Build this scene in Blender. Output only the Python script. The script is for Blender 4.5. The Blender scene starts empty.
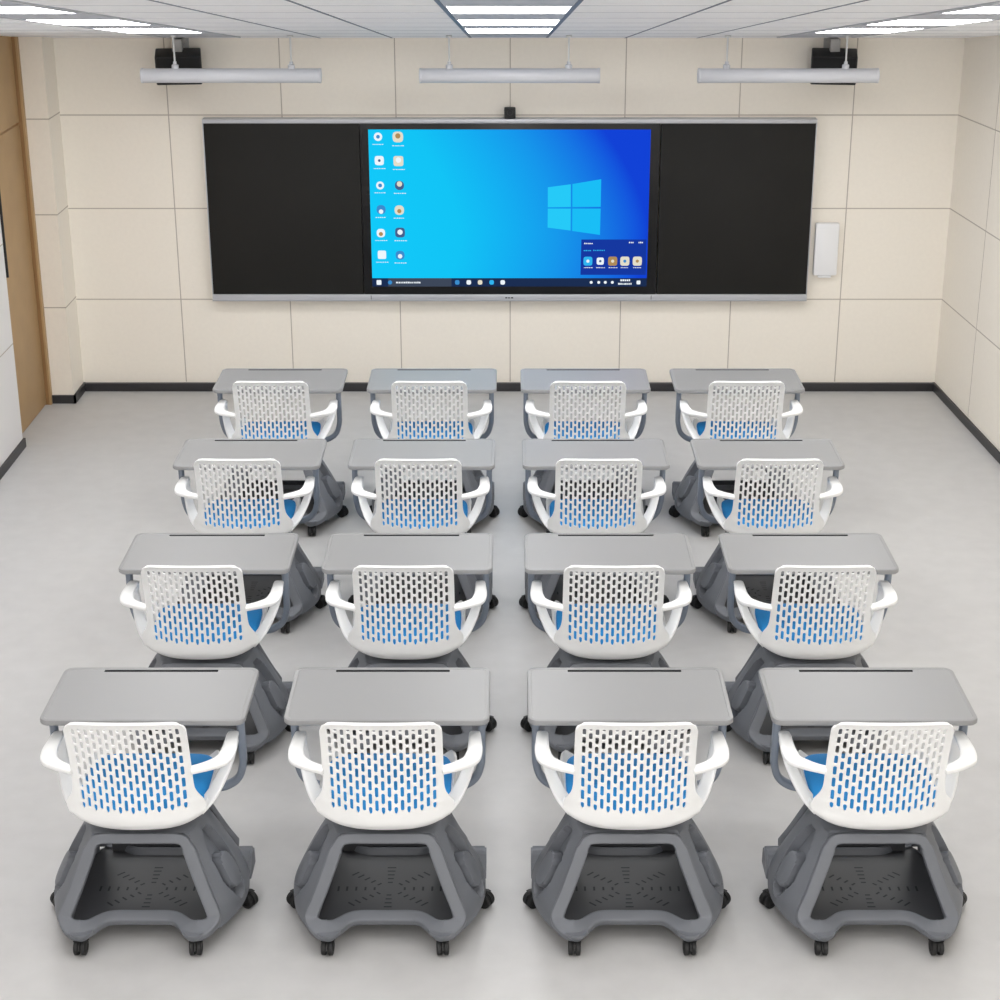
import bpy, bmesh, math, random
from mathutils import Vector as V
random.seed(7)
scn = bpy.context.scene
COL = scn.collection
PI = math.pi

# ------------------------------------------------------------------ helpers
def lin(c):
    return tuple(((v/255)/12.92 if v/255 <= .04045 else ((v/255+.055)/1.055)**2.4) for v in c) + (1,)

def mat(name, rgb, rough=.5, metal=0., spec=.5, emit=0., noise=None, bump=None):
    m = bpy.data.materials.new(name); m.use_nodes = True
    nt = m.node_tree; b = nt.nodes['Principled BSDF']
    c = lin(rgb)
    b.inputs['Base Color'].default_value = c
    b.inputs['Roughness'].default_value = rough
    b.inputs['Metallic'].default_value = metal
    b.inputs['Specular IOR Level'].default_value = spec
    if emit:
        b.inputs['Emission Color'].default_value = c
        b.inputs['Emission Strength'].default_value = emit
    tc = nt.nodes.new('ShaderNodeTexCoord')
    if noise:
        scale, amt = noise
        n = nt.nodes.new('ShaderNodeTexNoise'); n.inputs['Scale'].default_value = scale
        n.inputs['Detail'].default_value = 5
        nt.links.new(tc.outputs['Object'], n.inputs['Vector'])
        r = nt.nodes.new('ShaderNodeValToRGB')
        r.color_ramp.elements[0].position = .3; r.color_ramp.elements[1].position = .7
        r.color_ramp.elements[0].color = tuple(x*(1-amt) for x in c[:3]) + (1,)
        r.color_ramp.elements[1].color = tuple(min(1, x*(1+amt)) for x in c[:3]) + (1,)
        nt.links.new(n.outputs['Fac'], r.inputs['Fac'])
        nt.links.new(r.outputs['Color'], b.inputs['Base Color'])
    if bump:
        scale, st = bump
        n = nt.nodes.new('ShaderNodeTexNoise'); n.inputs['Scale'].default_value = scale
        nt.links.new(tc.outputs['Object'], n.inputs['Vector'])
        bp = nt.nodes.new('ShaderNodeBump'); bp.inputs['Strength'].default_value = st
        bp.inputs['Distance'].default_value = .001
        nt.links.new(n.outputs['Fac'], bp.inputs['Height'])
        nt.links.new(bp.outputs['Normal'], b.inputs['Normal'])
    return m

def build(name, bm, mats, parent=None, loc=(0, 0, 0), smooth=35, recalc=True):
    if recalc: bmesh.ops.recalc_face_normals(bm, faces=bm.faces)
    me = bpy.data.meshes.new(name); bm.to_mesh(me); bm.free()
    for m in (mats if isinstance(mats, (list, tuple)) else [mats]): me.materials.append(m)
    if smooth:
        for p in me.polygons: p.use_smooth = True
        me.set_sharp_from_angle(angle=math.radians(smooth))
    o = bpy.data.objects.new(name, me); COL.objects.link(o)
    o.location = loc
    if parent: o.parent = parent
    return o

def tag(o, label, cat, group=None):
    o['label'] = label; o['category'] = cat
    if group: o['group'] = group
    return o

def empty(name, loc):
    o = bpy.data.objects.new(name, None); COL.objects.link(o); o.location = loc
    o.empty_display_size = .1
    return o

def struct(o): o['kind'] = 'structure'; return o

def box(bm, a, b, bev=0, mi=0):
    x0, y0, z0 = a; x1, y1, z1 = b
    t = bmesh.new()
    vs = [t.verts.new(p) for p in ((x0,y0,z0),(x1,y0,z0),(x1,y1,z0),(x0,y1,z0),(x0,y0,z1),(x1,y0,z1),(x1,y1,z1),(x0,y1,z1))]
    for f in ((0,3,2,1),(4,5,6,7),(0,1,5,4),(1,2,6,5),(2,3,7,6),(3,0,4,7)): t.faces.new([vs[i] for i in f])
    if bev: bmesh.ops.bevel(t, geom=t.edges[:], offset=bev, segments=2, affect='EDGES', profile=.5)
    merge(bm, t, mi)

def merge(bm, t, mi=None):
    t.verts.index_update()
    mp = [bm.verts.new(v.co) for v in t.verts]
    for f in t.faces:
        try:
            nf = bm.faces.new([mp[v.index] for v in f.verts])
            nf.material_index = f.material_index if mi is None else mi
        except ValueError: pass
    t.free()

def quad(bm, pts, mi=0):
    f = bm.faces.new([bm.verts.new(p) for p in pts]); f.material_index = mi; return f

def prism(bm, pts, d, mi=0):
    """extrude a polygon (list of 3-D points) by vector d"""
    a = [bm.verts.new(V(p)) for p in pts]; b = [bm.verts.new(V(p)+V(d)) for p in pts]
    n = len(a)
    for f in (a[::-1], b): bm.faces.new(f).material_index = mi
    for i in range(n): bm.faces.new((a[i], a[(i+1) % n], b[(i+1) % n], b[i])).material_index = mi

def lathe(bm, prof, c=(0,0,0), axis='z', n=24, mi=0):
    rings = []
    for r, h in prof:
        ring = []
        for k in range(n):
            a = 2*PI*k/n; u, w = r*math.cos(a), r*math.sin(a)
            p = {'z': (u, w, h), 'x': (h, u, w), 'y': (w, h, u)}[axis]
            ring.append(bm.verts.new((p[0]+c[0], p[1]+c[1], p[2]+c[2])))
        rings.append(ring)
    for a, b in zip(rings, rings[1:]):
        for k in range(n): bm.faces.new((a[k], a[(k+1) % n], b[(k+1) % n], b[k])).material_index = mi
    bm.faces.new(rings[0][::-1]).material_index = mi; bm.faces.new(rings[-1]).material_index = mi

def crom(pts, n, closed=False):
    """Catmull-Rom through tuples of any length, n samples per span"""
    out = []; m = len(pts); dim = len(pts[0])
    spans = m if closed else m-1
    def g(i): return pts[i % m] if closed else pts[max(0, min(m-1, i))]
    for s in range(spans):
        p0, p1, p2, p3 = g(s-1), g(s), g(s+1), g(s+2)
        for k in range(n):
            t = k/n
            out.append(tuple(.5*(2*p1[d]+(p2[d]-p0[d])*t+(2*p0[d]-5*p1[d]+4*p2[d]-p3[d])*t*t+(-p0[d]+3*p1[d]-3*p2[d]+p3[d])*t**3) for d in range(dim)))
    if not closed: out.append(tuple(pts[-1]))
    return out

def sweep(bm, st, closed=False, nsec=12, power=3.2, mi=0):
    """st: rows (x,y,z, wx,wy,wz, width, thickness); a rounded-rectangle section carried along the rows"""
    m = len(st); rings = []
    for i in range(m):
        p = V(st[i][:3])
        a = V(st[(i-1) % m][:3]) if (closed or i > 0) else p
        b = V(st[(i+1) % m][:3]) if (closed or i < m-1) else p
        T = (b-a).normalized(); W = V(st[i][3:6]); W = (W-T*W.dot(T)).normalized(); N = T.cross(W)
        w, th = st[i][6]/2, st[i][7]/2
        ring = []
        for k in range(nsec):
            ang = 2*PI*(k+.5)/nsec; c, s = math.cos(ang), math.sin(ang)
            e = 2/power
            ring.append(bm.verts.new(p+W*(w*math.copysign(abs(c)**e, c))+N*(th*math.copysign(abs(s)**e, s))))
        rings.append(ring)
    rng = range(m) if closed else range(m-1)
    for i in rng:
        a, b = rings[i], rings[(i+1) % m]
        for k in range(nsec): bm.faces.new((a[k], a[(k+1) % nsec], b[(k+1) % nsec], b[k])).material_index = mi
    if not closed:
        bm.faces.new(rings[0][::-1]).material_index = mi; bm.faces.new(rings[-1]).material_index = mi

def interp(x, xs, ys):
    if x <= xs[0]: return ys[0]
    for a, b, c, d in zip(xs, xs[1:], ys, ys[1:]):
        if x <= b: return c+(d-c)*(x-a)/(b-a)
    return ys[-1]
def sstep(a, b, x):
    t = max(0, min(1, (x-a)/(b-a))); return t*t*(3-2*t)

# ------------------------------------------------------------------ materials
M = dict(
    floor=mat('pale_vinyl_floor', (190, 189, 188), .45, noise=(9, .035)),
    wall=mat('cream_wall_panel', (242, 235, 223), .6, noise=(40, .012)),
    wall_white=mat('white_wall_panel', (226, 223, 221), .6),
    seam=mat('panel_seam', (186, 176, 164), .8),
    base=mat('black_skirting', (46, 46, 48), .45),
    ceil=mat('white_ceiling_tile', (247, 247, 249), .7),
    ceil_seam=mat('ceiling_seam', (186, 188, 194), .7),
    ceil_track=mat('dark_ceiling_track', (88, 100, 120), .5),
    louvre=mat('grey_louvre', (188, 191, 200), .6),
    led=mat('light_diffuser', (255, 255, 255), .5, emit=15),
    led_far=mat('light_diffuser_dim', (255, 255, 255), .5, emit=11.5),
    wood=mat('door_wood', (178, 146, 104), .5, noise=(6, .05)),
    wood_dark=mat('door_wood_dark', (150, 114, 74), .5),
    shell=mat('white_plastic', (238, 238, 237), .38),
    blue=mat('blue_cushion', (28, 142, 214), .75, bump=(900, .4)),
    desk=mat('grey_desk_laminate', (144, 144, 144), .4, spec=.35),
    frame=mat('blue_grey_frame', (128, 136, 148), .42),
    grey=mat('dark_grey_plastic', (107, 110, 116), .48),
    tray=mat('charcoal_tray', (66, 67, 70), .5),
    slot=mat('slot_dark', (40, 42, 46), .8),
    black=mat('black_plastic', (20, 20, 21), .55),
    board=mat('black_writing_surface', (33, 32, 30), .6, spec=.2, noise=(3, .06)),
    bezel=mat('black_glass_bezel', (18, 18, 20), .3, spec=.3),
    alu=mat('aluminium', (190, 191, 196), .4, metal=.35),
    tube=mat('silver_tube', (206, 207, 212), .4),
    rod=mat('white_rod', (215, 215, 214), .4),
    grille=mat('speaker_grille', (18, 18, 19), .8, bump=(1500, .5)),
    bracket=mat('grey_bracket', (176, 174, 172), .5),
    white=mat('white_device', (236, 236, 237), .4),
)

# ------------------------------------------------------------------ camera
F, TILT, H, CX = 1776.9, math.radians(20.79), 3.5776, 508.65
cam = bpy.data.cameras.new('camera'); cam.sensor_width = 36; cam.sensor_fit = 'HORIZONTAL'
cam.lens = 36*F/1000; cam.shift_x = -(CX-500)/1000; cam.clip_start = .05; cam.clip_end = 100
co = bpy.data.objects.new('camera', cam); COL.objects.link(co)
co.location = (0, 0, H); co.rotation_euler = (PI/2-TILT, 0, 0); scn.camera = co

# ------------------------------------------------------------------ setting
YW, XR, XL = 11.523, 2.882, -2.985           # back wall, right corner, left wall
XR_NEAR = 3.5                               # right wall splays out a little towards the viewer
YN = -3.0
def xr(y): return XR+(YW-y)*.0495
def zc(y): return 2.323+(YW-y)*.1315        # ceiling rises away from the board wall

bm = bmesh.new()
quad(bm, [(-3.3, YN, 0), (3.9, YN, 0), (3.9, YW+.1, 0), (-3.3, YW+.1, 0)])
struct(build('floor', bm, M['floor'], smooth=0))

# back wall with its panel seams
bm = bmesh.new()
box(bm, (-2.9, YW, -.02), (3.1, YW+.12, 2.6))
SX = [-2.18, -1.453, -.722, .01, .745, 1.477, 2.205]
SZ = [.631, 1.239, 1.842]
for x in SX: box(bm, (x-.0035, YW-.0008, .06), (x+.0035, YW+.01, 2.5), mi=1)
for z in SZ: box(bm, (-2.88, YW-.0009, z-.0035), (XR, YW+.01, z+.0035), mi=1)
struct(build('wall_back', bm, [M['wall'], M['seam']], smooth=0))
# left pillar standing out from the back wall
PX0, PX1, PY = -3.022, -2.876, 11.234
bm = bmesh.new()
box(bm, (PX0-.35, PY, -.02), (PX1, YW+.1, 2.7))
for z in [v+.018 for v in SZ]:
    box(bm, (PX0, PY-.0009, z-.0035), (PX1+.0009, PY+.02, z+.0035), mi=1)
    box(bm, (PX1-.02, PY-.0009, z-.0035), (PX1+.0009, YW, z+.0035), mi=1)
struct(build('wall_pillar', bm, [M['wall'], M['seam']], smooth=0))
# right wall
bm = bmesh.new()
prism(bm, [(xr(YW+.1), YW+.1, -.02), (xr(YN), YN, -.02), (xr(YN)+.15, YN, -.02), (xr(YW+.1)+.15, YW+.1, -.02)], (0, 0, 4.4))
def rstrip(bm, y0, z0, y1, z1, w=.0035):
    vert = abs(y1-y0) < 1e-6
    a = (0, w, 0) if vert else (0, 0, w)
    pts = []
    for s, (y, z) in ((-1, (y0, z0)), (-1, (y1, z1)), (1, (y1, z1)), (1, (y0, z0))):
        yy, zz = y+s*a[1], z+s*a[2]; pts.append((xr(yy)-.0009, yy, zz))
    prism(bm, pts, (.01, 0, 0), mi=1)
RS = [(1.842, 1.895), (1.239, 1.272), (.631, .645)]
for z0, z1 in RS: rstrip(bm, YW, z0, 10.0, z1); rstrip(bm, 10.0, z1, YN, z1+(z1-z0)*.6)
for y in (10.75, 9.95, 9.2, 8.4): rstrip(bm, y, .06, y, 2.6, .003)
struct(build('wall_right', bm, [M['wall'], M['seam']], smooth=0))
# left wall: near piece, then the recessed doorway up to the pillar
DY0, DY1, DX = 10.34, 11.215, -3.052
bm = bmesh.new()
box(bm, (XL-.2, YN, -.02), (XL, DY0, 4.4))
for z in [v+.03 for v in SZ]: box(bm, (XL-.01, YN, z-.0035), (XL+.0009, DY0, z+.0035), mi=1)
struct(build('wall_left', bm, [M['wall_white'], M['seam']], smooth=0))
# ceiling
bm = bmesh.new()
def cq(x0, x1, y0, y1, dz, mi, th=.01):
    prism(bm, [(x0, y0, zc(y0)-dz), (x1, y0, zc(y0)-dz), (x1, y1, zc(y1)-dz), (x0, y1, zc(y1)-dz)], (0, 0, th), mi)
cq(-3.3, 3.9, YN, YW+.12, 0, 0, .1)
yy = YW-.42
while yy > YN:
    cq(-3.02, xr(yy), yy-.004, yy+.004, .001, 1); yy -= .65
for x in (-1.19, -.735, .735, 1.19): cq(x-.006, x+.006, YN, YW-.005, .0015, 2)
struct(build('ceiling', bm, [M['ceil'], M['ceil_seam'], M['ceil_track']], smooth=0))
for k, x0 in enumerate((-2.115, -.236, 1.655)):
    bm = bmesh.new(); w = .46 if k != 1 else .472
    cq(x0, x0+w, YN, YW-.3, .004, 0)
    for x in (x0, x0+w): cq(x-.008, x+.008, YN, YW-.3, .006, 1 if k == 1 else 2)
    struct(build('trim_%d' % (k+1), bm, [M['louvre'], M['ceil_track'], M['ceil_seam']], smooth=0))
# baseboards
bm = bmesh.new(); box(bm, (PX1, YW-.034, 0), (xr(YW), YW, .055), .002)
struct(build('baseboard_back', bm, M['base']))
bm = bmesh.new(); box(bm, (PX0, PY-.014, 0), (PX1+.014, PY, .056)); box(bm, (PX1, PY-.014, 0), (PX1+.014, YW, .056))
struct(build('baseboard_pillar', bm, M['base']))
bm = bmesh.new(); prism(bm, [(xr(YW)-.014, YW, 0), (xr(YN)-.014, YN, 0), (xr(YN), YN, 0), (xr(YW), YW, 0)], (0, 0, .056))
struct(build('baseboard_right', bm, M['base']))
bm = bmesh.new(); box(bm, (XL, YN, 0), (XL+.014, DY0, .056)); box(bm, (XL-.06, DY0, 0), (XL+.014, DY0+.012, .056))
struct(build('baseboard_left', bm, M['base']))
# door leaf, transom panel and jamb
bm = bmesh.new(); box(bm, (DX-.05, DY0-.1, .006), (DX, DY1-.02, 1.835), .003)
d = struct(build('door_1', bm, M['wood']))
bm = bmesh.new()
lathe(bm, [(.009, 1.04), (.009, 1.62)], (DX+.043, 10.45, 0), n=14)
for z in (1.09, 1.57): lathe(bm, [(.008, DX-.001), (.008, DX+.043)], (0, 10.45, z), axis='x', n=10)
build('door_handle', bm, M['black'], d)
bm = bmesh.new()
box(bm, (DX-.05, DY0-.1, 1.85), (DX, DY1-.02, 2.7))
box(bm, (DX-.05, DY1-.02, 0), (DX+.022, PY-.006, 2.6), mi=1)
box(bm, (DX+.021, DY1-.022, 0), (DX+.034, PY+.01, 2.6), mi=0)
struct(build('trim_4', bm, [M['wood'], M['wood_dark']], smooth=0))

# ------------------------------------------------------------------ ceiling lights
PAN_Y = [(9.2, 10.07), (7.91, 8.64), (6.47, 7.16), (5.05, 5.7), (3.6, 4.25), (2.1, 2.75), (.7, 1.35), (-1, -.3)]
COLS = [(-2.10, -1.68, 'left'), (-.226, .226, 'centre'), (1.68, 2.10, 'right')]
ROWN = ['nearest the board wall', 'second from the board wall', 'third from the board wall']
for x0, x1, side in COLS:
    for i, (y0, y1) in enumerate(PAN_Y):
        if i == 7: continue
        t = empty('ceiling_light', ((x0+x1)/2, (y0+y1)/2, zc((y0+y1)/2)-.006))
        nm = ROWN[i] if i < 3 else ['fourth', 'fifth', 'sixth', 'seventh'][i-3]+' from the board wall'
        tag(t, 'bright white rectangular ceiling light panel in the %s strip, %s' % (side, nm), 'ceiling light', 'ceiling light panels')
        ym = (y0+y1)/2; hx = (x1-x0)/2; hy = (y1-y0)/2; s = -.1315
        def tilted(bm_, ax, bx, ay, by, az, bz, mi=0):
            prism(bm_, [(ax, ay, az+s*ay), (bx, ay, az+s*ay), (bx, by, az+s*by), (ax, by, az+s*by)], (0, 0, bz-az), mi)
        bm = bmesh.new(); tilted(bm, -hx+.006, hx-.006, -hy+.006, hy-.006, .0, .003)
        build('diffuser', bm, M['led'] if i < 2 else M['led_far'], t, smooth=0)
        bm = bmesh.new()
        for a in ((-hx, -hx+.006, -hy, hy), (hx-.006, hx, -hy, hy), (-hx+.006, hx-.006, -hy, -hy+.006), (-hx+.006, hx-.006, hy-.006, hy)):
            tilted(bm, a[0], a[1], a[2], a[3], -.0006, .0018)
        build('light_frame', bm, M['louvre'], t, smooth=0)

# ------------------------------------------------------------------ hanging board lights
PY_, PZ = 10.8, 2.183
pend_lab = ['grey tubular pendant lamp hung left, above the left end of the blackboard',
            'grey tubular pendant lamp hung in the middle above the big screen',
            'grey tubular pendant lamp hung right, above the right end of the blackboard']
for k, (xa, xb, r0, r1) in enumerate([(-2.19, -1.117, -1.985, -1.293), (-.533, .544, -.353, .357), (1.127, 2.204, 1.297, 2.005)]):
    t = empty('pendant_lamp', ((xa+xb)/2, PY_, PZ)); cxm = (xa+xb)/2
    tag(t, pend_lab[k], 'lamp', 'pendant lamps over the board')
    bm = bmesh.new(); h = (xb-xa)/2
    lathe(bm, [(.040, -h), (.0425, -h+.004), (.0425, h-.004), (.040, h)], axis='x', n=28)
    build('tube', bm, M['tube'], t)
    for sx in (-1, 1):
        bm = bmesh.new(); lathe(bm, [(.043, 0), (.0442, .003), (.0442, .012), (.043, .014)], (sx*h-.007-sx*.0075, 0, 0), axis='x', n=28)
        build('end_cap', bm, M['tube'], t)
    for rx in (r0, r1):
        bm = bmesh.new()
        lathe(bm, [(.0055, .05), (.0055, zc(PY_)-PZ-.004)], (rx-cxm, 0, 0), n=10)
        lathe(bm, [(.018, zc(PY_)-PZ-.012), (.018, zc(PY_)-PZ-.001)], (rx-cxm, 0, 0), n=14)
        rd = build('suspension_rod', bm, M['rod'], t)
        bm = bmesh.new(); lathe(bm, [(.021, .040), (.021, .062), (.011, .068), (.011, .082)], (rx-cxm, 0, 0), n=14)
        build('clamp', bm, M['tube'], rd)

# ------------------------------------------------------------------ wall speakers
for k, (xm, lab) in enumerate([(-2.065, 'black wall speaker above the left end of the blackboard'), (2.035, 'black wall speaker above the right end of the blackboard')]):
    t = empty('wall_speaker', (xm, YW-.16, 2.165)); tag(t, lab, 'speaker', 'wall speakers')
    a = math.radians(-12); sg = -1 if k == 0 else 1
    yaw = math.radians(8)*(1 if k == 0 else -1)
    def place(o):
        o.rotation_euler = (math.radians(12), 0, yaw)
    bm = bmesh.new(); box(bm, (-.14, -.09, -.088), (.14, .08, .095), .008)
    o = build('cabinet', bm, M['black'], t); place(o)
    bm = bmesh.new(); box(bm, (-.13, -.096, -.078), (.13, -.088, .085), .003)
    o = build('grille', bm, M['grille'], t); place(o)
    bm = bmesh.new(); box(bm, (-.03, -.02, .09), (.03, .03, .17), .004); box(bm, (-.03, .0, .135), (.03, .16, .17), .004)
    box(bm, (-.045, .15, .05), (.045, .16, .185), .003)
    o = build('bracket', bm, M['bracket'], t)

# ------------------------------------------------------------------ blackboard with screen
BX0, BX1, BZ0, BZ1 = -1.955, 1.968, .639, 1.828
YF = YW-.075
t = empty('interactive_blackboard', (.006, YW-.001, BZ0))
tag(t, 'wide black writing board with lit blue computer screen in its middle', 'blackboard')
ox, oy, oz = t.location
def L(bm):
    bmesh.ops.translate(bm, verts=bm.verts, vec=(-ox, -oy, -oz)); return bm
DXL, DXR = -.952, .970
for nm, a, b in (('left', BX0, DXL), ('right', DXR, BX1)):
    bm = bmesh.new(); box(bm, (a+.006, YF, BZ0+.04), (b-.003, YF+.03, BZ1-.025), .002)
    p = build('writing_panel', L(bm), M['board'], t)
    bm = bmesh.new()
    xs = a if nm == 'left' else b
    box(bm, (xs-.006 if nm == 'right' else xs, YF-.003, BZ0+.03), (xs if nm == 'right' else xs+.006, YF+.03, BZ1-.02), .001)
    build('edge_strip', L(bm), M['alu'], p)
bm = bmesh.new(); box(bm, (BX0, YF-.008, BZ1-.027), (BX1, YW-.002, BZ1), .003); box(bm, (BX0+.002, YF-.010, BZ1-.016), (BX1-.002, YF-.006, BZ1-.012))
build('top_rail', L(bm), M['alu'], t)
bm = bmesh.new(); box(bm, (BX0, YF-.012, BZ0), (BX1, YW-.002, BZ0+.046), .003)
box(bm, (BX0+.002, YF-.016, BZ0+.010), (BX1-.002, YF-.010, BZ0+.014))
for x in (DXL+.045, DXR-.03): box(bm, (x-.002, YF-.0128, BZ0+.008), (x+.002, YF-.011, BZ0+.040), mi=1)
for i, (dx, w) in enumerate(((-.022, .012), (-.006, .007), (.004, .006), (.016, .014))):   # small maker's mark
    box(bm, (dx, YF-.0128, BZ0+.020), (dx+w, YF-.011, BZ0+.028), mi=1)
build('chalk_rail', L(bm), [M['alu'], M['bezel']], t)
bm = bmesh.new(); box(bm, (-.012, YF-.0, BZ0+.046), (.012, YF+.03, BZ0+.05)); bm.free()
bm = bmesh.new(); box(bm, (DXL, YF-.006, BZ0+.046), (DXR, YF+.04, BZ1-.027), .003)
disp = build('display', L(bm), M['bezel'], t)

# the lit screen: wallpaper, window emblem, icons, task bar, widget
SX0, SX1, SZ0, SZ1 = -.897, .908, .738, 1.763
def emis(name, rgb):
    m = bpy.data.materials.new(name); m.use_nodes = True; nt = m.node_tree; nt.nodes.clear()
    o = nt.nodes.new('ShaderNodeOutputMaterial'); e = nt.nodes.new('ShaderNodeEmission')
    e.inputs['Color'].default_value = lin(rgb); nt.links.new(e.outputs[0], o.inputs[0]); return m
def wallpaper():
    m = emis('screen_wallpaper', (20, 170, 240)); nt = m.node_tree
    e = [n for n in nt.nodes if n.type == 'EMISSION'][0]
    tc = nt.nodes.new('ShaderNodeTexCoord'); sp = nt.nodes.new('ShaderNodeSeparateXYZ')
    nt.links.new(tc.outputs['Generated'], sp.inputs[0])
    def mth(op, a, b):
        n = nt.nodes.new('ShaderNodeMath'); n.operation = op
        for i, s in enumerate((a, b)):
            if isinstance(s, (int, float)): n.inputs[i].default_value = s
            else: nt.links.new(s, n.inputs[i])
        return n.outputs[0]
    x, z = sp.outputs[0], sp.outputs[2]
    dz = mth('SUBTRACT', z, .38)
    dz2 = mth('MULTIPLY', dz, dz)
    up = mth('MULTIPLY', mth('MAXIMUM', dz, 0), .10)
    f = mth('ADD', mth('ADD', x, up), mth('MULTIPLY', dz2, .28))
    r = nt.nodes.new('ShaderNodeValToRGB'); nt.links.new(f, r.inputs[0])
    cr = r.color_ramp
    stops = [(0, (18, 202, 250)), (.32, (18, 196, 246)), (.5, (20, 176, 242)), (.68, (22, 152, 236)), (.85, (22, 118, 228)), (.95, (20, 88, 222)), (1, (18, 66, 214))]
    cr.elements[0].position = 0; cr.elements[0].color = lin(stops[0][1])
    cr.elements[1].position = 1; cr.elements[1].color = lin(stops[-1][1])
    for p, c in stops[1:-1]:
        el = cr.elements.new(p); el.color = lin(c)
    nt.links.new(r.outputs[0], e.inputs[0]); return m
SM = [wallpaper(), emis('screen_emblem', (38, 202, 248)), emis('screen_white', (238, 246, 252)), emis('screen_taskbar', (28, 46, 82)),
      emis('screen_taskbar_light', (62, 72, 90)), emis('screen_tan', (176, 140, 90)), emis('screen_mid_blue', (60, 140, 205)),
      emis('screen_navy', (22, 56, 160)), emis('screen_cream', (228, 222, 202)), emis('screen_slate', (70, 96, 140)), emis('screen_cyan', (50, 180, 240)),
      emis('screen_emblem_deep', (26, 190, 246))]
bm = bmesh.new()
Y0 = YF-.0068
quad(bm, [(SX0, Y0, SZ0), (SX1, Y0, SZ0), (SX1, Y0, SZ1), (SX0, Y0, SZ1)], 0)
def P(u, v, d):            # image-style fractions of the screen (u right, v down)
    return (SX0+(SX1-SX0)*u, Y0-d, SZ1-(SZ1-SZ0)*v)
def rect(u0, v0, u1, v1, mi, d=.0004):
    quad(bm, [P(u0, v1, d), P(u1, v1, d), P(u1, v0, d), P(u0, v0, d)], mi)
def blob(u, v, ru, rv, mi, d=.0006, n=12, p=2.0):
    vs = []
    for k in range(n):
        a = 2*PI*k/n; c, s = math.cos(a), math.sin(a)
        vs.append(P(u+ru*math.copysign(abs(c)**(2/p), c), v+rv*math.copysign(abs(s)**(2/p), s), d))
    quad(bm, vs[::-1], mi)
def px(x, y):              # screen fractions from where things sit on the lit area
    q = (y-129.3)/156.7; xl = 369.5+4*q; xr_ = 650-4*q
    return ((x-xl)/(xr_-xl), q)
def poly(pts, mi, d=.0004):
    quad(bm, [P(*px(*p), d) for p in pts][::-1], mi)
# four-pane window emblem in perspective
poly([(547.8, 185.8), (570.6, 182.8), (570.6, 205.4), (547.8, 205.6)], 1); poly([(572.2, 182.6), (600.8, 177.8), (600.3, 205.2), (572.2, 205.4)], 11)
poly([(547.8, 207), (570.6, 207), (570.4, 229), (547.6, 226)], 1); poly([(572.2, 207), (600.3, 207), (599.6, 233.4), (572, 229.4)], 11)
def text(x, y, w, mi=2, h=.9, d=.0008):
    rx = x-w/2
    while rx < x+w/2-.5:
        ww = random.uniform(.8, 1.8); u0, v0 = px(rx, y-h/2*random.uniform(.6, 1)); u1, v1 = px(rx+ww, y+h/2)
        rect(u0, v0, u1, v1, mi, d); rx += ww+random.uniform(.4, .7)
def icon(x, y, r, mi, mi2=None, p=2.6, r2=.5, dy=0, lab=8, ly=None):
    u, v = px(x, y); ru, rv = r/280, r/156.7
    blob(u, v, ru, rv, mi, .0006, 14, p)
    if mi2 is not None:
        u, v = px(x, y+dy); blob(u, v, ru*r2, rv*r2, mi2, .0009, 10)
    if lab: text(x, (ly if ly else y+r+3.2), lab, 2, .8)
for a in [(379.3, 136.3, 4.2, 2, 6, 2, .45, 0), (380.5, 159.5, 4.6, 2, 9, 4, .3, 0), (381.3, 184, 4, 2, 6, 2, .5, 0), (382.2, 208, 4.6, 6, 2, 2.4, .5, 2), (382, 231.5, 4.3, 2, 5, 2.6, .5, 1), (383, 253.5, 4.3, 2, None, 6, .3, 0)]:
    icon(a[0], a[1], a[2], a[3], a[4], a[5], a[6], a[7], 11)
for a in [(399, 136.5, 5.3, 8, 5, 3, .5, -1), (399.5, 160, 5, 8, 2, 5, .55, -1), (400.5, 184, 4.6, 9, 8, 2.2, .6, -1.5), (400.3, 208.5, 4.8, 8, 5, 2.4, .45, 1), (401, 231, 5, 9, 2, 3.4, .55, -.4), (401, 254, 4.6, 6, 2, 2.4, .5, 1)]:
    icon(a[0], a[1], a[2], a[3], a[4], a[5], a[6], a[7], 11)
# task bar
u0, v0 = px(374, 277.4); rect(0, v0, 1, 1, 3); u1, _ = px(452, 280); uq, _ = px(389, 280); rect(uq, v0, u1, 1, 4, .0005)
def tb(x, y, r, mi=2, p=3): u, v = px(x, y); blob(u, v, r/280, r/156.7, mi, .0009, 10, p)
tb(380, 281.8, 2.5, 2, 8); tb(391, 281.8, 2.2, 6, 2); text(409.5, 281.8, 25, 2, 1.8)
for x, mi in ((457.8, 6), (469.3, 2), (480.5, 8), (492, 10), (503, 2)): tb(x, 281.7, 2.4, mi)
for x in (591, 598.5, 605, 612): tb(x, 281.7, 1.5, 2, 2.2)
text(624.5, 279.5, 9, 2, 2.0); text(624.3, 283.2, 13, 2, 1.8); tb(638, 281.8, 2.0, 2, 5)
# widget
poly([(581.2, 238), (645.8, 238), (645.2, 274), (580.3, 274)], 7, .0005)
text(588, 242, 8, 2, 1.3); text(587.5, 249.2, 8, 10, 1.2); text(599, 249, 12, 10, 1.2); text(631, 241, 5, 2, 1.5); text(640, 241, 4, 2, 1.5)
for x, mi, mi2, r in ((587.7, 10, 2, 4.6), (600, 2, 9, 3.7), (612.3, 5, 8, 4.7), (624.4, 8, 6, 4.7), (636.8, 8, 5, 4.7)):
    icon(x, 260, r, mi, mi2, 4.5, .35, 0, 8, 266.6)
build('screen', L(bm), SM, disp, smooth=0, recalc=False)

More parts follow.
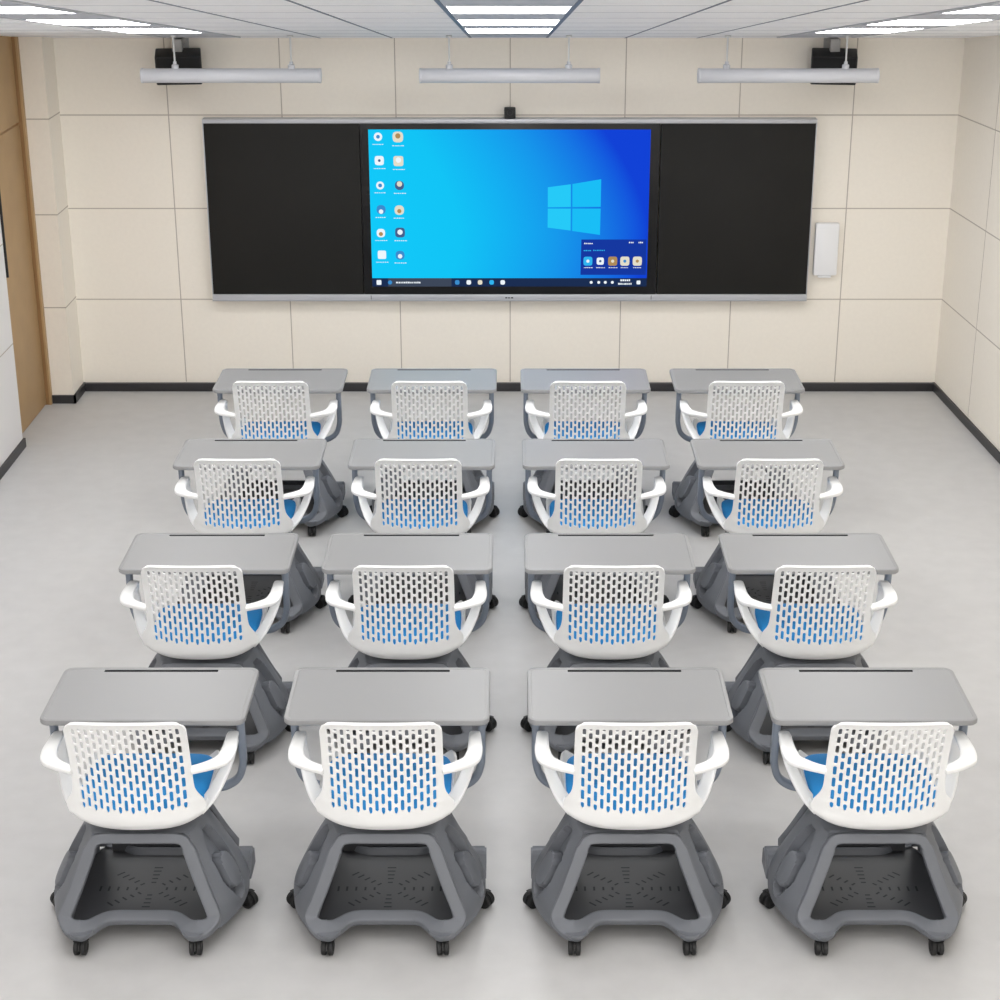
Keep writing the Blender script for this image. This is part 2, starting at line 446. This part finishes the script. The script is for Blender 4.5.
# camera bar on top of the board
t = empty('webcam', (.008, YF+.03, BZ1))
tag(t, 'small black box camera sitting on the top edge of the blackboard', 'camera')
bm = bmesh.new(); box(bm, (-.036, -.035, .002), (.036, .03, .068), .006); build('body', bm, M['black'], t)
bm = bmesh.new(); lathe(bm, [(.016, -.040), (.018, -.036), (.018, -.030)], (0, 0, .042), axis='y', n=18); build('lens', bm, M['bezel'], t)
# white device right of the board
t = empty('wall_access_point', (2.085, YW, .972))
tag(t, 'white slim box device fixed on the wall right of the blackboard', 'wall device')
bm = bmesh.new(); box(bm, (-.078, -.045, -.172), (.078, -.002, .178), .012); build('housing', bm, M['white'], t)
bm = bmesh.new(); box(bm, (-.043, -.034, -.188), (.043, -.006, -.168), .004); build('connector_cover', bm, M['white'], t)

# ------------------------------------------------------------------ the desk chair (one thing, 16 of them)
def bm_desktop():
    W, D, Z, T, R = .704/2, .4134, .7262, .021, .036
    def loop(inset, z):
        pts = []
        r = R-inset*.6
        for cx_, cy_, a0 in ((W-R, R, -90), (W-R, D-R, 0), (-W+R, D-R, 90), (-W+R, R, 180)):
            for k in range(7):
                a = math.radians(a0+15*k)
                pts.append((cx_+(R-inset)*math.cos(a), cy_+(R-inset)*math.sin(a), z))
        return pts
    bm = bmesh.new()
    prof = [(.004, Z-T), (.0, Z-T+.004), (0, Z-.005), (.0018, Z-.0012), (.005, Z), (.014, Z), (.0165, Z-.0016)]
    rings = [[bm.verts.new(p) for p in loop(i, z)] for i, z in prof]
    n = len(rings[0])
    for a, b in zip(rings, rings[1:]):
        for k in range(n): bm.faces.new((a[k], a[(k+1) % n], b[(k+1) % n], b[k]))
    bm.faces.new(rings[0][::-1])
    # writing surface around the pen groove
    gx, g0, g1, zt, zg = .205, D-.036, D-.020, Z-.0016, Z-.010
    gp = [(-gx, g0), (gx, g0), (gx, g1), (-gx, g1)]
    top = [bm.verts.new((x, y, zt)) for x, y in gp]; low = [bm.verts.new((x, y, zg)) for x, y in gp]
    edges = []
    for k in range(4): edges.append(bm.edges.new((top[k], top[(k+1) % 4])))
    ring = rings[-1]
    for k in range(n): edges.append(bm.edges.get((ring[k], ring[(k+1) % n])))
    bmesh.ops.triangle_fill(bm, edges=edges, use_beauty=True)
    for k in range(4): bm.faces.new((top[k], top[(k+1) % 4], low[(k+1) % 4], low[k])).material_index = 1
    bm.faces.new(low).material_index = 1
    bmesh.ops.translate(bm, verts=bm.verts, vec=(0, .0215, 0))
    return bm

PROF = crom([(-.238, .851), (-.219, .79), (-.203, .715), (-.194, .63), (-.191, .55), (-.192, .485), (-.184, .440), (-.155, .413), (-.10, .402),
             (0, .400), (.10, .405), (.21, .424), (.25, .422), (.264, .412)], 10)
ARC = [0]
for a, b in zip(PROF, PROF[1:]): ARC.append(ARC[-1]+math.hypot(a[0]-b[0], a[1]-b[1]))
AL = ARC[-1]
def prof(v): return interp(v, ARC, [p[0] for p in PROF]), interp(v, ARC, [p[1] for p in PROF])
V_BEND = ARC[60]; V_PAN = ARC[80]
def shell_w(v):
    r = .042
    w = interp(v, [0, .2, .36, V_BEND, V_PAN, AL-.12, AL], [.200, .200, .2, .218, .230, .234, .215])+.031*math.exp(-((v-.362)/.05)**2)
    if v < r: w += -r+math.sqrt(max(0, r*r-(r-v)**2))
    if AL-v < .06: w += -.06+math.sqrt(max(0, .06**2-(.06-(AL-v))**2))
    return w
def shell_pt(x, v):
    y, z = prof(v); q = min(1.15, abs(x)/.2)
    b = sstep(V_BEND-.06, V_PAN, v)
    c = interp(v, [0, .1, .34, V_BEND], [.010, .020, .042, .052])*(1-.75*b)
    y += c*q*q
    z += b*(.045*q**4) + (1-b)*sstep(V_BEND-.12, V_BEND, v)*.012*q*q
    z -= (1-sstep(0, .05, v))*.004*q*q*0
    return (x, y, z)
def bm_backrest():
    pit, sw = .0213, .0118
    NP = 7.5
    P0, P1 = .0385, .0535
    starts = [.026]
    for k in range(8): starts.append(starts[-1]+P0+(P1-P0)*k/7)
    def vv(k):           # k in periods -> arc length
        i = int(math.floor(k)); i = max(0, min(7, i)); return starts[i]+(starts[i+1]-starts[i])*(k-i)
    offs = [0, .07, .23, .30, .5, .57, .73, .80]      # slots [0,.80] (even) and [.5,1.30] (odd)
    ks = []
    for n_ in range(8):
        for o in offs:
            if n_+o <= NP+1e-9: ks.append(n_+o)
    xs = []
    for i in range(-8, 9): xs += [i*pit-sw/2, i*pit+sw/2]
    inner = len(xs)
    # rim columns are fractions between the perforated field and the edge
    vl = [0, .003, .007, .012, .018]+[vv(k) for k in ks]
    kidx = 5
    last = vl[-1]
    rest = AL-last
    m = 34
    for j in range(1, m+1):
        vl.append(last+rest*j/m)
    rimf = [.25, .6, .85, 1.0]
    bm = bmesh.new(); G = []
    for v in vl:
        w = shell_w(v); s = min(1, (w-.004)/.178) if w < .182 else 1.0
        if v > last: s = 1+(w/.207-1)*.8
        xi = [x*s for x in xs]; e = xi[-1]
        row = [-(e+(w-e)*f) for f in rimf[::-1]]+xi+[e+(w-e)*f for f in rimf]
        G.append([bm.verts.new(shell_pt(x, v)) for x in row])
    nr = len(rimf)
    # which cells are open
    hole = set(); ends = {}
    for ci in range(17):
        col = nr+2*ci
        odd = ci % 2
        spans = []
        for n_ in range(-1, 8):
            a, b = (n_+.5, n_+1.30) if odd else (n_, n_+.80)
            a, b = max(a, 0), min(b, NP)
            if b-a > .12: spans.append((a, b))
        for a, b in spans:
            rows = [j for j in range(len(ks)-1) if ks[j] >= a-1e-6 and ks[j+1] <= b+1e-6]
            if not rows: continue
            for j in rows: hole.add((kidx+j, col))
            ends[(kidx+rows[0], col)] = 'top'
            ends.setdefault((kidx+rows[-1], col), 'bot') if len(rows) > 1 else None
    # corner fillets: an extra vertex pair on each slot end edge
    extra = {}
    def pair(j, col):
        if (j, col) not in extra:
            a, b = G[j][col].co, G[j][col+1].co
            extra[(j, col)] = (bm.verts.new(a.lerp(b, .27)), bm.verts.new(a.lerp(b, .73)))
        return extra[(j, col)]
    for (r, c), w in ends.items():
        if w == 'top':
            p, q = pair(r, c)
            bm.faces.new((G[r][c], G[r+1][c], p)); bm.faces.new((q, G[r+1][c+1], G[r][c+1]))
        else:
            p, q = pair(r+1, c)
            bm.faces.new((G[r+1][c], p, G[r][c])); bm.faces.new((q, G[r+1][c+1], G[r][c+1]))
    for r in range(len(vl)-1):
        for c in range(len(G[0])-1):
            if (r, c) in hole: continue
            lp = [G[r][c]]
            lp.append(G[r+1][c])
            if (r+1, c) in extra: lp += list(extra[(r+1, c)])
            lp += [G[r+1][c+1], G[r][c+1]]
            if (r, c) in extra: lp += list(extra[(r, c)])[::-1]
            bm.faces.new(lp)
    bmesh.ops.recalc_face_normals(bm, faces=bm.faces)
    return bm
def solid(o, th, off=0, bev=0, grp=False):
    md = o.modifiers.new('s', 'SOLIDIFY'); md.thickness = th; md.offset = off
    if grp:              # the pierced field is thinner than its rim
        g = o.vertex_groups.new(name='rim')
        g.add([v.index for v in o.data.vertices if abs(v.co.x) > .188 or v.co.z < .46 or v.co.z > .845], 1.0, 'REPLACE')
        md.vertex_group = 'rim'; md.thickness_vertex_group = .42
    if bev:
        b = o.modifiers.new('b', 'BEVEL'); b.width = bev; b.segments = 2; b.limit_method = 'ANGLE'; b.angle_limit = math.radians(50)
    dg = bpy.context.evaluated_depsgraph_get(); dg.update()
    me = bpy.data.meshes.new_from_object(o.evaluated_get(dg))
    o.modifiers.clear(); o.vertex_groups.clear(); old = o.data; o.data = me; bpy.data.meshes.remove(old); me.name = o.name
    for p in me.polygons: p.use_smooth = True
    me.set_sharp_from_angle(angle=math.radians(42))

def bm_arm(sg):
    bm = bmesh.new()
    S = [(.200, -.166, .640, 0, 1, 0, .040, .020), (.232, -.152, .641, -.05, 1, 0, .042, .020), (.266, -.130, .641, -.3, 1, 0, .048, .021),
         (.298, -.095, .640, -.75, .7, 0, .058, .021), (.310, -.04, .643, -1, .1, 0, .053, .019), (.310, .02, .645, -1, 0, 0, .046, .018),
         (.308, .078, .644, -1, 0, 0, .040, .018), (.308, .104, .629, -1, 0, 0, .034, .018), (.305, .092, .597, -1, .25, 0, .032, .016),
         (.291, .042, .553, -.8, .6, 0, .040, .016), (.268, -.018, .511, -.7, .7, 0, .048, .015), (.240, -.064, .477, -.6, .8, 0, .060, .014), (.204, -.092, .446, -.6, .8, 0, .068, .012)]
    S = [((x-.007)*sg, y, z, wx*sg, wy, wz, w, t) for x, y, z, wx, wy, wz, w, t in S]
    sweep(bm, crom(S, 6), nsec=16, power=3.6)
    return bm

def bm_cushion():
    bm = bmesh.new(); NX, NY = 16, 16
    hw, y0, y1 = .222, -.165, .268
    ym, hy = (y0+y1)/2, (y1-y0)/2
    rings = []
    for lay, (ins, dz) in enumerate([(.012, -.016), (0, -.006), (0, .010), (.006, .019), (.018, .025), (.05, .028), (.10, .029)]):
        ring = []
        for k in range(40):
            a = 2*PI*k/40; c, s = math.cos(a), math.sin(a)
            x = (hw-ins)*math.copysign(abs(c)**.45, c); y = ym+(hy-ins)*math.copysign(abs(s)**.5, s)
            ring.append(bm.verts.new((x, y, .443+dz+.006*sstep(0, .2, y)+.022*(abs(x)/.2)**4*.6)))
        rings.append(ring)
    for a, b in zip(rings, rings[1:]):
        for k in range(40): bm.faces.new((a[k], a[(k+1) % 40], b[(k+1) % 40], b[k]))
    bm.faces.new(rings[0][::-1]); bm.faces.new(rings[-1])
    return bm

def bm_frame():
    bm = bmesh.new()
    half = [(.324, .11, .706), (.324, .115, .63), (.324, .125, .55), (.321, .135, .50), (.306, .143, .447), (.275, .147, .414), (.225, .145, .398), (.1, .13, .392)]
    pts = half+[(0, .12, .392)]+[(-x, y, z) for x, y, z in half[::-1]]
    st = crom([(x, y, z, 0, 1, 0, .040 if abs(x) > .2 else .034, .027) for x, y, z in pts], 6)
    sweep(bm, st, nsec=16, power=3)
    for s in (-1, 1): box(bm, (s*.318-.014, .06, .694), (s*.318+.014, .36, .7049), .003)
    lathe(bm, [(.04, .384), (.04, .404)], (0, .1, 0), n=20)
    return bm

RIMH = [(0, -.137, .362), (.06, -.137, .362), (.136, -.138, .360), (.163, -.148, .337), (.187, -.168, .275), (.220, -.195, .190), (.248, -.218, .122), (.250, -.236, .100),
        (.232, -.258, .090), (.200, -.272, .086), (.170, -.258, .086), (.142, -.226, .086), (.118, -.206, .087), (.085, -.197, .087), (0, -.197, .087)]
def side_pt(sg, u, t):
    cn = SN; cm = SMD
    i = t*(len(cn)-1); a = int(min(len(cn)-2, math.floor(i))); f = i-a
    N_ = V(cn[a]).lerp(V(cn[a+1]), f); M_ = V(cm[a]).lerp(V(cm[a+1]), f)
    F_ = V((N_.x, -N_.y, N_.z))
    p = N_*(2*(u-.5)*(u-1))+M_*(-4*u*(u-1))+F_*(2*u*(u-.5))
    return V((p.x*sg, p.y, p.z))
SN = crom([(.165, -.120, .372), (.178, -.135, .335), (.203, -.160, .268), (.237, -.188, .185), (.264, -.213, .118), (.268, -.232, .066)], 6)
SMD = crom([(.190, 0, .372), (.222, 0, .340), (.264, 0, .270), (.304, 0, .190), (.334, 0, .118), (.336, 0, .064)], 6)
def bm_base(flange):
    bm = bmesh.new()
    # arch rims, near and far
    full = RIMH+[(-x, y, z) for x, y, z in RIMH[-2:0:-1]]
    for sy in (1, -1):
        st = []
        for x, y, z in full:
            sl = sstep(.10, .17, z)
            st.append((x*(1 if sy > 0 else .97), y*(1 if sy > 0 else -1.12), z, 0, 0, 0, .044, .034))
        c = crom(st, 5, closed=True)
        out = []
        n = len(c)
        for i in range(n):
            a, b = V(c[i-1][:3]), V(c[(i+1) % n][:3]); T = (b-a).normalized()
            z = c[i][2]; sl = sstep(.09, .16, z)
            nrm = V((0, -.42*sy, .91)).lerp(V((0, -.88*sy, .47)), sl).normalized()   # face of the rim
            Wd = T.cross(nrm)
            w = (.036 if z > .33 else .044)+.028*math.exp(-((abs(c[i][0])-.200)/.035)**2)*(1-sl)
            out.append(tuple(c[i][:3])+tuple(Wd)+(w, .034))
        sweep(bm, out, closed=True, nsec=20, power=6)
    # side shells with the recessed pocket and its lid
    NU, NT = 64, 64
    for sg in (1, -1):
        G = []
        for i in range(NU+1):
            row = []
            for j in range(NT+1):
                u, t_ = i/NU, j/NT
                p = side_pt(sg, u, t_)
                e = .01
                du = side_pt(sg, min(1, u+e), t_)-side_pt(sg, max(0, u-e), t_); dt = side_pt(sg, u, min(1, t_+e))-side_pt(sg, u, max(0, t_-e))
                nn = dt.cross(du); nn = nn.normalized() if nn.length > 1e-9 else V((sg, 0, 0))
                if nn.x*sg < 0: nn = -nn
                uc = .31; hwid = interp(t_, [.14, .24, .42, .62, .78, .87], [.07, .125, .155, .14, .07, .02])
                dd = 0
                if .13 < t_ < .87:
                    q = abs(u-uc)/hwid
                    ins = 1-sstep(.90, 1.02, q)
                    edge = sstep(.135, .165, t_)*(1-sstep(.84, .87, t_))
                    dd = -.042*ins*edge
                    # the rounded lid fills the lower part of the recess
                    lx, lt = (u-uc)/.11, (t_-.575)/.165
                    rr = (abs(lx)**2.6+abs(lt)**2.6)**(1/2.6)
                    lid = 1-sstep(.92, 1.0, rr)
                    dd = dd*(1-lid)+lid*(.010*(1-.4*rr*rr))
                row.append(bm.verts.new(p+nn*dd))
            G.append(row)
        H_ = []
        for i in range(NU+1):
            H_.append([bm.verts.new(side_pt(sg, i/NU, j/NT)-V((sg*.034, 0, .006))) for j in range(NT+1)])
        for i in range(NU):
            for j in range(NT):
                bm.faces.new((G[i][j], G[i+1][j], G[i+1][j+1], G[i][j+1])); bm.faces.new((H_[i][j], H_[i][j+1], H_[i+1][j+1], H_[i+1][j]))
        for i in range(NU):
            bm.faces.new((G[i][NT], G[i+1][NT], H_[i+1][NT], H_[i][NT])); bm.faces.new((G[i][0], H_[i][0], H_[i+1][0], G[i+1][0]))
        for j in range(NT):
            bm.faces.new((G[0][j], G[0][j+1], H_[0][j+1], H_[0][j])); bm.faces.new((G[NU][j], H_[NU][j], H_[NU][j+1], G[NU][j+1]))
        # upright flange behind the pocket, on one side only
        if sg != flange: continue
        tb_ = bmesh.new()
        prism(tb_, [(sg*.338, y, z) for y, z in ((.05, .07), (.09, .145), (.105, .155), (.150, .155), (.172, .14), (.18, .07))], (-sg*.07, 0, 0))
        bmesh.ops.bevel(tb_, geom=tb_.edges[:], offset=.006, segments=2, affect='EDGES')
        merge(bm, tb_, 0)
    for cx_, cy_ in CAST:      # bosses over the casters
        if cy_: lathe(bm, [(.018, .058), (.023, .062), (.040, .084), (.040, .094)], (cx_*.975, cy_*.975, 0), n=20)
    # top deck
    top = [side_pt(1, i/12, 0) for i in range(13)]+[side_pt(-1, 1-i/12, 0) for i in range(13)]
    up = [V((p.x*.94, p.y*.92, .379)) for p in top]
    a = [bm.verts.new(p) for p in top]; b = [bm.verts.new(p) for p in up]; c2 = [bm.verts.new((p.x, p.y, .352)) for p in up]
    n = len(a)
    for k in range(n):
        bm.faces.new((a[k], a[(k+1) % n], b[(k+1) % n], b[k])); bm.faces.new((a[k], c2[k], c2[(k+1) % n], a[(k+1) % n]))
    bm.faces.new(b); bm.faces.new(c2[::-1])
    return bm
CAST = [(.195, -.287), (-.195, -.287), (.338, .0), (-.338, .0), (.195, .287), (-.195, .287)]

def bm_tray():
    bm = bmesh.new()
    half = [(0, -.200), (.10, -.200), (.13, -.215), (.16, -.26), (.21, -.27), (.235, -.235), (.305, -.03), (.305, .03), (.235, .235), (.21, .27), (.16, .26), (.13, .215), (.10, .2), (0, .2)]
    out = half+[(-x, y) for x, y in half[-2:0:-1]]
    prism(bm, [(x, y, .074) for x, y in out], (0, 0, .012), 0)
    for k in range(8):
        a = PI/8*0+k*PI/4
        for r in (.046, .074, .102, .130, .156):
            cx_, cy_ = r*math.cos(a)*1.15, -.02+r*math.sin(a)*.86
            T = V((-math.sin(a), math.cos(a)*.9, 0)).normalized(); R_ = V((math.cos(a), math.sin(a), 0))
            l, w = (.006+.06*r), .0035
            c = V((cx_, cy_, .0864))
            quad(bm, [c-T*l-R_*w, c+T*l-R_*w, c+T*l+R_*w, c-T*l+R_*w], 1)
    # upstand along the far side
    box(bm, (-.19, .226, .07), (.19, .24, .128), .003)
    return bm

def bm_caster_hood(ang):
    bm = bmesh.new()
    lathe(bm, [(.008, .045), (.008, .066)], n=10)
    # hood between the two wheels
    pts = []
    for k in range(9):
        a = PI*k/8; pts.append((.0295*math.cos(a), .0295*math.sin(a)+.0285))
    prism(bm, [(-.003, y+.004, z) for y, z in pts]+[(-.0065, -.0245, .022), (-.0065, .0325, .022)][:0], (.006, 0, 0))
    for s in (-1, 1):
        prism(bm, [(s*.0215, y*1.02+.004, z+.001) for y, z in pts[1:6]]+[(s*.0215, y*.9+.004, (z-.028)*.9+.028) for y, z in pts[1:6]][::-1], (-s*.016, 0, 0))
    bmesh.ops.rotate(bm, verts=bm.verts, cent=(0, 0, 0), matrix=__import__('mathutils').Matrix.Rotation(ang, 3, 'Z'))
    return bm
def bm_wheel(s, ang):
    bm = bmesh.new()
    lathe(bm, [(.020, s*.0035), (.0265, s*.0045), (.0285, s*.007), (.0285, s*.018), (.0245, s*.0205), (.014, s*.0215), (.012, s*.0195)], (0, .004, .0285), axis='x', n=22)
    bmesh.ops.rotate(bm, verts=bm.verts, cent=(0, 0, 0), matrix=__import__('mathutils').Matrix.Rotation(ang, 3, 'Z'))
    return bm

def make_unit():
    r = empty('desk_chair', (0, 0, 0))
    build('desk_top', bm_desktop(), [M['desk'], M['slot']], r, smooth=30)
    build('desk_frame', bm_frame(), M['frame'], r)
    o = build('backrest', bm_backrest(), M['shell'], r, recalc=False); solid(o, .0125, 0, grp=True)
    for s in (-1, 1): build('armrest', bm_arm(s), M['shell'], r, smooth=50)
    build('seat_cushion', bm_cushion(), M['blue'], r, smooth=60)
    b = build('base', bm_base(1), M['grey'], r, smooth=38)
    build('storage_tray', bm_tray(), [M['tray'], M['slot']], b, smooth=0)
    bm = bmesh.new(); lathe(bm, [(.018, .318), (.05, .352), (.05, .379), (.034, .384), (.034, .398)], n=24)
    build('swivel_column', bm, M['tray'], r)
    for (x, y), ang in zip(CAST, (.05, -.04, 1.0, -1.0, .4, -.3)):
        h = build('caster', bm_caster_hood(ang), M['black'], r, loc=(x, y, 0))
        for s in (-1, 1): build('wheel', bm_wheel(s, ang), M['black'], h)
    return r

def copy_tree(o, parent=None):
    c = o.copy(); COL.objects.link(c)
    if parent: c.parent = parent
    for ch in list(o.children): copy_tree(ch, c)
    return c

proto = make_unit()
ROWD = [9.163, 7.940, 6.680, 5.3700]; SP = .8355
rown = ['row nearest the blackboard', 'second row from the blackboard', 'third row from the blackboard', 'row farthest from the blackboard']
coln = ['leftmost', 'second from the left', 'third from the left', 'rightmost']
first = True
src = proto
spots = [(r, c) for r in range(4) for c in range(4)]
alt = build('base', bm_base(-1), M['grey']); alt_mesh = alt.data; bpy.data.objects.remove(alt)
units = [proto]+[copy_tree(proto) for _ in spots[1:]]
for u, (r, c) in zip(units, spots):
    u.location = ((c-1.5)*SP, ROWD[r], 0)
    if c > 1:
        for ch in u.children:
            if ch.name.startswith('base'): ch.data = alt_mesh
    tag(u, 'white-backed chair with grey desk, %s in %s' % (coln[c], rown[r]), 'desk chair', 'desk chairs in four rows')

# ------------------------------------------------------------------ light and view
w = bpy.data.worlds.new('world'); scn.world = w; w.use_nodes = True
bg = w.node_tree.nodes['Background']; bg.inputs[0].default_value = (1, .985, .96, 1); bg.inputs[1].default_value = 2.5
vs = scn.view_settings
scn.display_settings.display_device = 'sRGB'
vs.view_transform = 'Standard'; vs.look = 'None'; vs.gamma = 1; vs.use_curve_mapping = False; vs.exposure = 0
